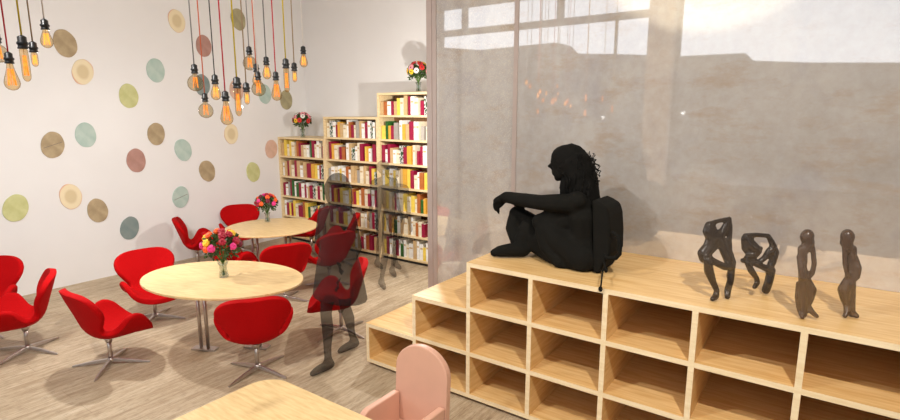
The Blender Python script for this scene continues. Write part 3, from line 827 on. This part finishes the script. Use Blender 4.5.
# backpack leaning behind the sitter
bo = at(600, 272, 1, .40); bo.z = TOPZ
bk = thing('backpack', 'dark backpack on the seated person back, strap loop and hanging cord', 'bag', (bo.x, .42, TOPZ))
borg = Vector((bo.x, .42, TOPZ))
def S2(x, y, Y): return at(x, y, 1, Y)-borg
b = B()
poly = [(599,197),(606,200),(614,205),(616.5,214),(617.5,232),(617,250),(610,262),(606,270),(600,275),(600,262),(600,240)]
pp = [S2(x, y, .42) for x, y in poly]; 
for p in pp: p.z = max(p.z, .004)
prism(b, [(p.x, p.z) for p in pp], -.15, .15, lambda u, v, d: Vector((u, d, v)))
o = obj('pack_body', b, M['figure'], bk); md = o.modifiers.new('b', 'BEVEL'); md.width = .03; md.segments = 4
b = B(); tube(b, [S2(612,232,.27), S2(618,236,.26), S2(620,244,.26), S2(619.5,254,.26), S2(616,258,.26), S2(608,258,.27), S2(604,254,.28)], [.014,.016,.016,.016,.015,.014,.012], 8); obj('strap', b, M['figure'], bk)
b = B(); tube(b, [S2(604,262,.25), S2(605.5,268,.22), S2(603,270,.18), S2(602,276,.0), S2(600.5,290,-.02)], [.009,.007,.006,.006,.005], 7)
ball(b, S2(600.5,289,-.02), (.014,.012,.02), 2); ball(b, S2(606,270,.2), (.014,.014,.02), 2); obj('drawcord', b, M['figure'], bk)

# --- translucent walking figures
def walker(name, label, anchor, facing, feet, hgt, mat, coat, lean=0):
    r = thing(name, label, 'person', (anchor[0], anchor[1], 0))
    fdir = Vector((math.cos(facing), math.sin(facing), 0)); lat = Vector((-fdir.y, fdir.x, 0)); k = hgt/1.7; Z = Vector((0,0,1))
    O = Vector((anchor[0], anchor[1], 0))
    b = B()
    hip = Z*.90*k
    for s, fp in zip((-1, 1), feet):
        ft = Vector((fp[0], fp[1], 0))-O
        h = hip+lat*s*.085*k; an = ft+Z*.085; kn = h.lerp(an, .5)+fdir*.05
        chain(b, [(h, .082*k), (h.lerp(kn, .5), .074*k), (kn, .052*k), (kn.lerp(an, .35)-fdir*.012, .052*k), (kn.lerp(an, .7), .036*k), (an, .032*k)])
        shoe(b, an, ft+fdir*.17*k+Z*.002)
    if coat:
        n = 28; rows = []
        for z, a, c in ((.60,.31,.20), (.75,.28,.18), (.9,.245,.16), (1.05,.20,.135), (1.2,.19,.13), (1.33,.205,.12), (1.41,.14,.09)):
            rows.append([b.verts.new(Z*z*k+lat*a*k*math.cos(2*PI*i/n)+fdir*c*k*math.sin(2*PI*i/n)) for i in range(n)])
        for r0, r1 in zip(rows, rows[1:]):
            for i in range(n): b.faces.new((r0[i], r0[(i+1) % n], r1[(i+1) % n], r1[i]))
        b.faces.new(rows[0]); b.faces.new(rows[-1])
    for s in (-.5, .5):
        chain(b, [(hip+lat*s*.14*k, .105*k), (Z*1.08*k+lat*s*.10*k, .092*k), (Z*1.28*k+lat*s*.15*k, .10*k), (Z*1.39*k+lat*s*.14*k, .065*k)])
    chain(b, [(Z*1.39*k+lat*.17*k, .052*k), (Z*1.42*k, .058*k), (Z*1.39*k-lat*.17*k, .052*k)])
    chain(b, [(Z*1.40*k, .055*k), (Z*1.52*k, .050*k)])
    head(b, Z*1.58*k+fdir*.015, fdir, Z, .115*k)
    for s in (-1, 1):
        sh_ = Z*1.38*k+lat*s*.19*k; el = Z*1.09*k+lat*s*.23*k-fdir*.04*s; wrp = Z*.86*k+lat*s*.22*k+fdir*.10*s
        chain(b, [(sh_, .050*k), (el, .040*k), (wrp, .027*k)])
        hand(b, wrp, (wrp-el), -lat*s, .95*k, .45)
    ball(b, Z*1.62*k-fdir*.025, (.105*k, .105*k, .11*k), 3)
    if coat: chain(b, [(Z*1.58*k-fdir*.045, .11*k), (Z*1.47*k-fdir*.06, .10*k), (Z*1.38*k-fdir*.07, .08*k)])
    fuse('body', b, mat, r, .012, 3)
    return r
walker('person', 'see-through dark person in a flared knee-length coat walking between table and cubby bench', (-.27,-.05), -PI/2-.1, [(-.20,-.28), (-.34,.17)], 1.70, M['ghost'], True)
walker('person', 'right of two faint grey see-through people walking past the tallest bookcase', (-1.42,2.0), -.6, [(-1.40,1.72), (-1.64,2.2)], 1.55, M['ghost_far'], False)
walker('person', 'left of two faint grey see-through people walking past the bookcases', (-1.98,2.45), -.4, [(-2.07,2.36), (-1.84,2.5)], 1.55, M['ghost_far'], False)

# --- carved statues on the bench
def statue(name, label, chains, blobs, foot_px, mat, voxel=.007, th=1.0):
    P0 = at(foot_px[0], foot_px[1], 2, TOPZ); P0.z = TOPZ
    r = thing(name, label, 'statue', P0)
    dep = (P0-CAM).dot(FW); k = dep/F
    H = Vector((FW.x, FW.y, 0)).normalized()
    def q(x, y, o=0):                    # pixel offsets from the foot -> local metres, o = depth metres
        x = x-(foot_px[1]-y)*(foot_px[0]-445)/3100
        return RT*((x-foot_px[0])*k)+Vector((0,0,1))*((foot_px[1]-y)*k*1.02)+H*o
    b = B()
    for ch in chains:
        pts = []
        for c in ch:
            x, y, rr = c[:3]; o = c[3] if len(c) > 3 else 0
            p = q(x, y, o); rad = rr*k*th; p.z = max(p.z, rad*.9+.001); pts.append((p, rad))
        chain(b, pts)
    for x, y, a, c, o in blobs: ball(b, q(x, y, o), (a*k*.9, a*k*.9, c*k), 3)
    fuse('carving', b, mat, r, voxel, 3)
    return r
# 1: tall seated thinker, arm over the head
statue('thinker_statue', 'tall dark seated thinker carving with arm folded over its head, leftmost of four', [
  [(709,225,3.6),(708,231,4.6),(712,238,5.2),(709,246,5),(704,253,5.6),(704,258,4.4)],            # head to back/shoulder
  [(704,254,5.2),(716,243,4.2),(723,230,3.4),(728,219.5,1.8)],
  [(709,224,2.4),(718,221,2.0),(729,218.5,1.9),(730,228,2.0),(729,240,2.2),(729,250,2.6),(733,262,2.6),(731,268,3)],
  [(718,234,4.4),(723,246,4.6),(728,258,4.4),(730,266,4)],
  [(704,256,4),(712,260,3.2,-.03),(722,265,3.2,-.03),(731,266,3.6)],
  [(704,257,3.6,-.05),(705,268,4.2,-.05),(709,279,3,-.05),(713,288,2.4,-.05),(711,293,3,-.06),(706,296,2.2,-.08)],
  [(731,266,3.4),(729,278,3,-.02),(726,289,3,-.02),(724,295,2.6,-.04)],
  [(732,266,3),(733,278,2.4,.05),(735,286,2,.05)],
 ], [(712,230,5,6,0)], (716,297), M['statue'], .007, 1.12)
# 2: crouching thinker
statue('thinker_statue', 'small dark crouching thinker carving with bowed head, second from left', [
  [(747,238,3.6),(750,244,5.4),(756,250,5),(752,256,4)],
  [(746,236,3),(756,234.5,2.2),(768,235.5,2.2),(772,243,2.8),(775,252,3.4),(772,262,3.4),(768,270,3.2)],
  [(770,250,3.4),(764,258,2.6),(758,262,2.4)],
  [(743,260,2.4),(751,261,2.8,-.03),(762,266,3,-.03),(771,270,3.6)],
  [(745,256,2.4,-.02),(752,254,2.4,-.02),(760,248,2.6)],
  [(743,260,2.4,-.05),(747,268,3,-.05),(752,275,2.2,-.05),(753,280,2.4,-.05),(748,283.5,2,-.07)],
  [(771,270,3.8),(767,280,3.6,-.02),(764,289,3.6,-.02)],
  [(772,270,3.2),(774,279,2.4,.05),(774,285,2,.05)],
  [(744,238,2.4),(744,248,2.2),(749,254,2.4)],
 ], [(749,242,5,5.5,0)], (766,293.5), M['statue'], .007, 1.12)
# 3, 4: standing figures with bowed heads, mirrored
def stander(x0, s, fy, lab, mat):
    X = lambda d: x0+s*d
    statue('standing_statue', lab, [
      [(X(2),236,5.2),(X(4),242,5),(X(-1),252,3.4),(X(-1),262,3.4)],
      [(X(-5),256,2.2),(X(-5),266,3,-.02),(X(-4),275,2.6,-.02),(X(-1),281,2.2)],
      [(X(-2),248,3.6),(X(-2),262,3.6),(X(-1),276,3.8),(X(-1),292,3.6),(X(-1),306,3.4),(X(-1),315,3.2)],
      [(X(7),246,2.0,-.01),(X(7.5),262,2.2,-.02),(X(5.5),272,2.0,-.02),(X(3),278,2)],
      [(X(3),279,3.2),(X(6),289,5.2),(X(5),298,4.0),(X(3),305,3),(X(6),311,2.4,-.02),(X(9),314,2,-.03)],
      [(X(-3),284,2.4,.02),(X(-3.5),298,2.9,.02),(X(-2.5),310,2.3,.02),(X(-4),315.5,2.2,-.02)],
    ], [(X(3),236,6.6,7.5,0)], (X(0), fy), mat, .006, 1.12)
stander(804, 1, 318, 'brown standing carving with bowed head turned right, third from left', M['statue_b'])
stander(850, -1, 317, 'brown standing carving with bowed head turned left, rightmost of four', M['statue_b'])

# ------------------------------------------------------------------ light
def point(name, loc, e, col=(1,.93,.84), r=.05):
    d = bpy.data.lights.new(name, 'POINT'); d.energy = e; d.color = col; d.shadow_soft_size = r
    o = bpy.data.objects.new(name, d); COL.objects.link(o); o.location = loc; return o
def spot(name, loc, target, e, ang, blend=.15, col=(1,.95,.8)):
    d = bpy.data.lights.new(name, 'SPOT'); d.energy = e; d.color = col; d.spot_size = math.radians(ang); d.spot_blend = blend; d.shadow_soft_size = .05
    o = bpy.data.objects.new(name, d); COL.objects.link(o); o.location = loc
    o.rotation_euler = (Vector(target)-Vector(loc)).to_track_quat('-Z', 'Y').to_euler(); return o
point('lamp_by_bookcases', (-.78, 1.75, 2.22), 130, (1,.97,.92), .03)
point('lamp_over_tables', (-2.3, -1.2, 2.1), 110, (1,.99,.97), .04)
spot('ceiling_lamp_over_tables', (.3, -3.4, 4.6), (-.6, 0, 0), 400, 105, .6, (1,.97,.93))
spot('ceiling_lamp_over_bench', (4.0, -2.6, 4.5), (1.6, .4, 0), 560, 88, .6, (1,.94,.85))
tg = at(700, -112, 1, MY)
spot('added_glow_spot', (1.4, -2.4, 4.7), tg, 620, 27, .1, (1,.90,.66))  # spot added to make the warm patch high on the partition
w = bpy.data.worlds.new('sky'); SC.world = w; w.use_nodes = True
bg = w.node_tree.nodes['Background']; bg.inputs[0].default_value = (.93, .95, 1, 1); bg.inputs[1].default_value = 1.75
SC.cycles.use_denoising = True
SC.cycles.max_bounces = 8; SC.cycles.transparent_max_bounces = 24
SC.cycles.sample_clamp_indirect = 6
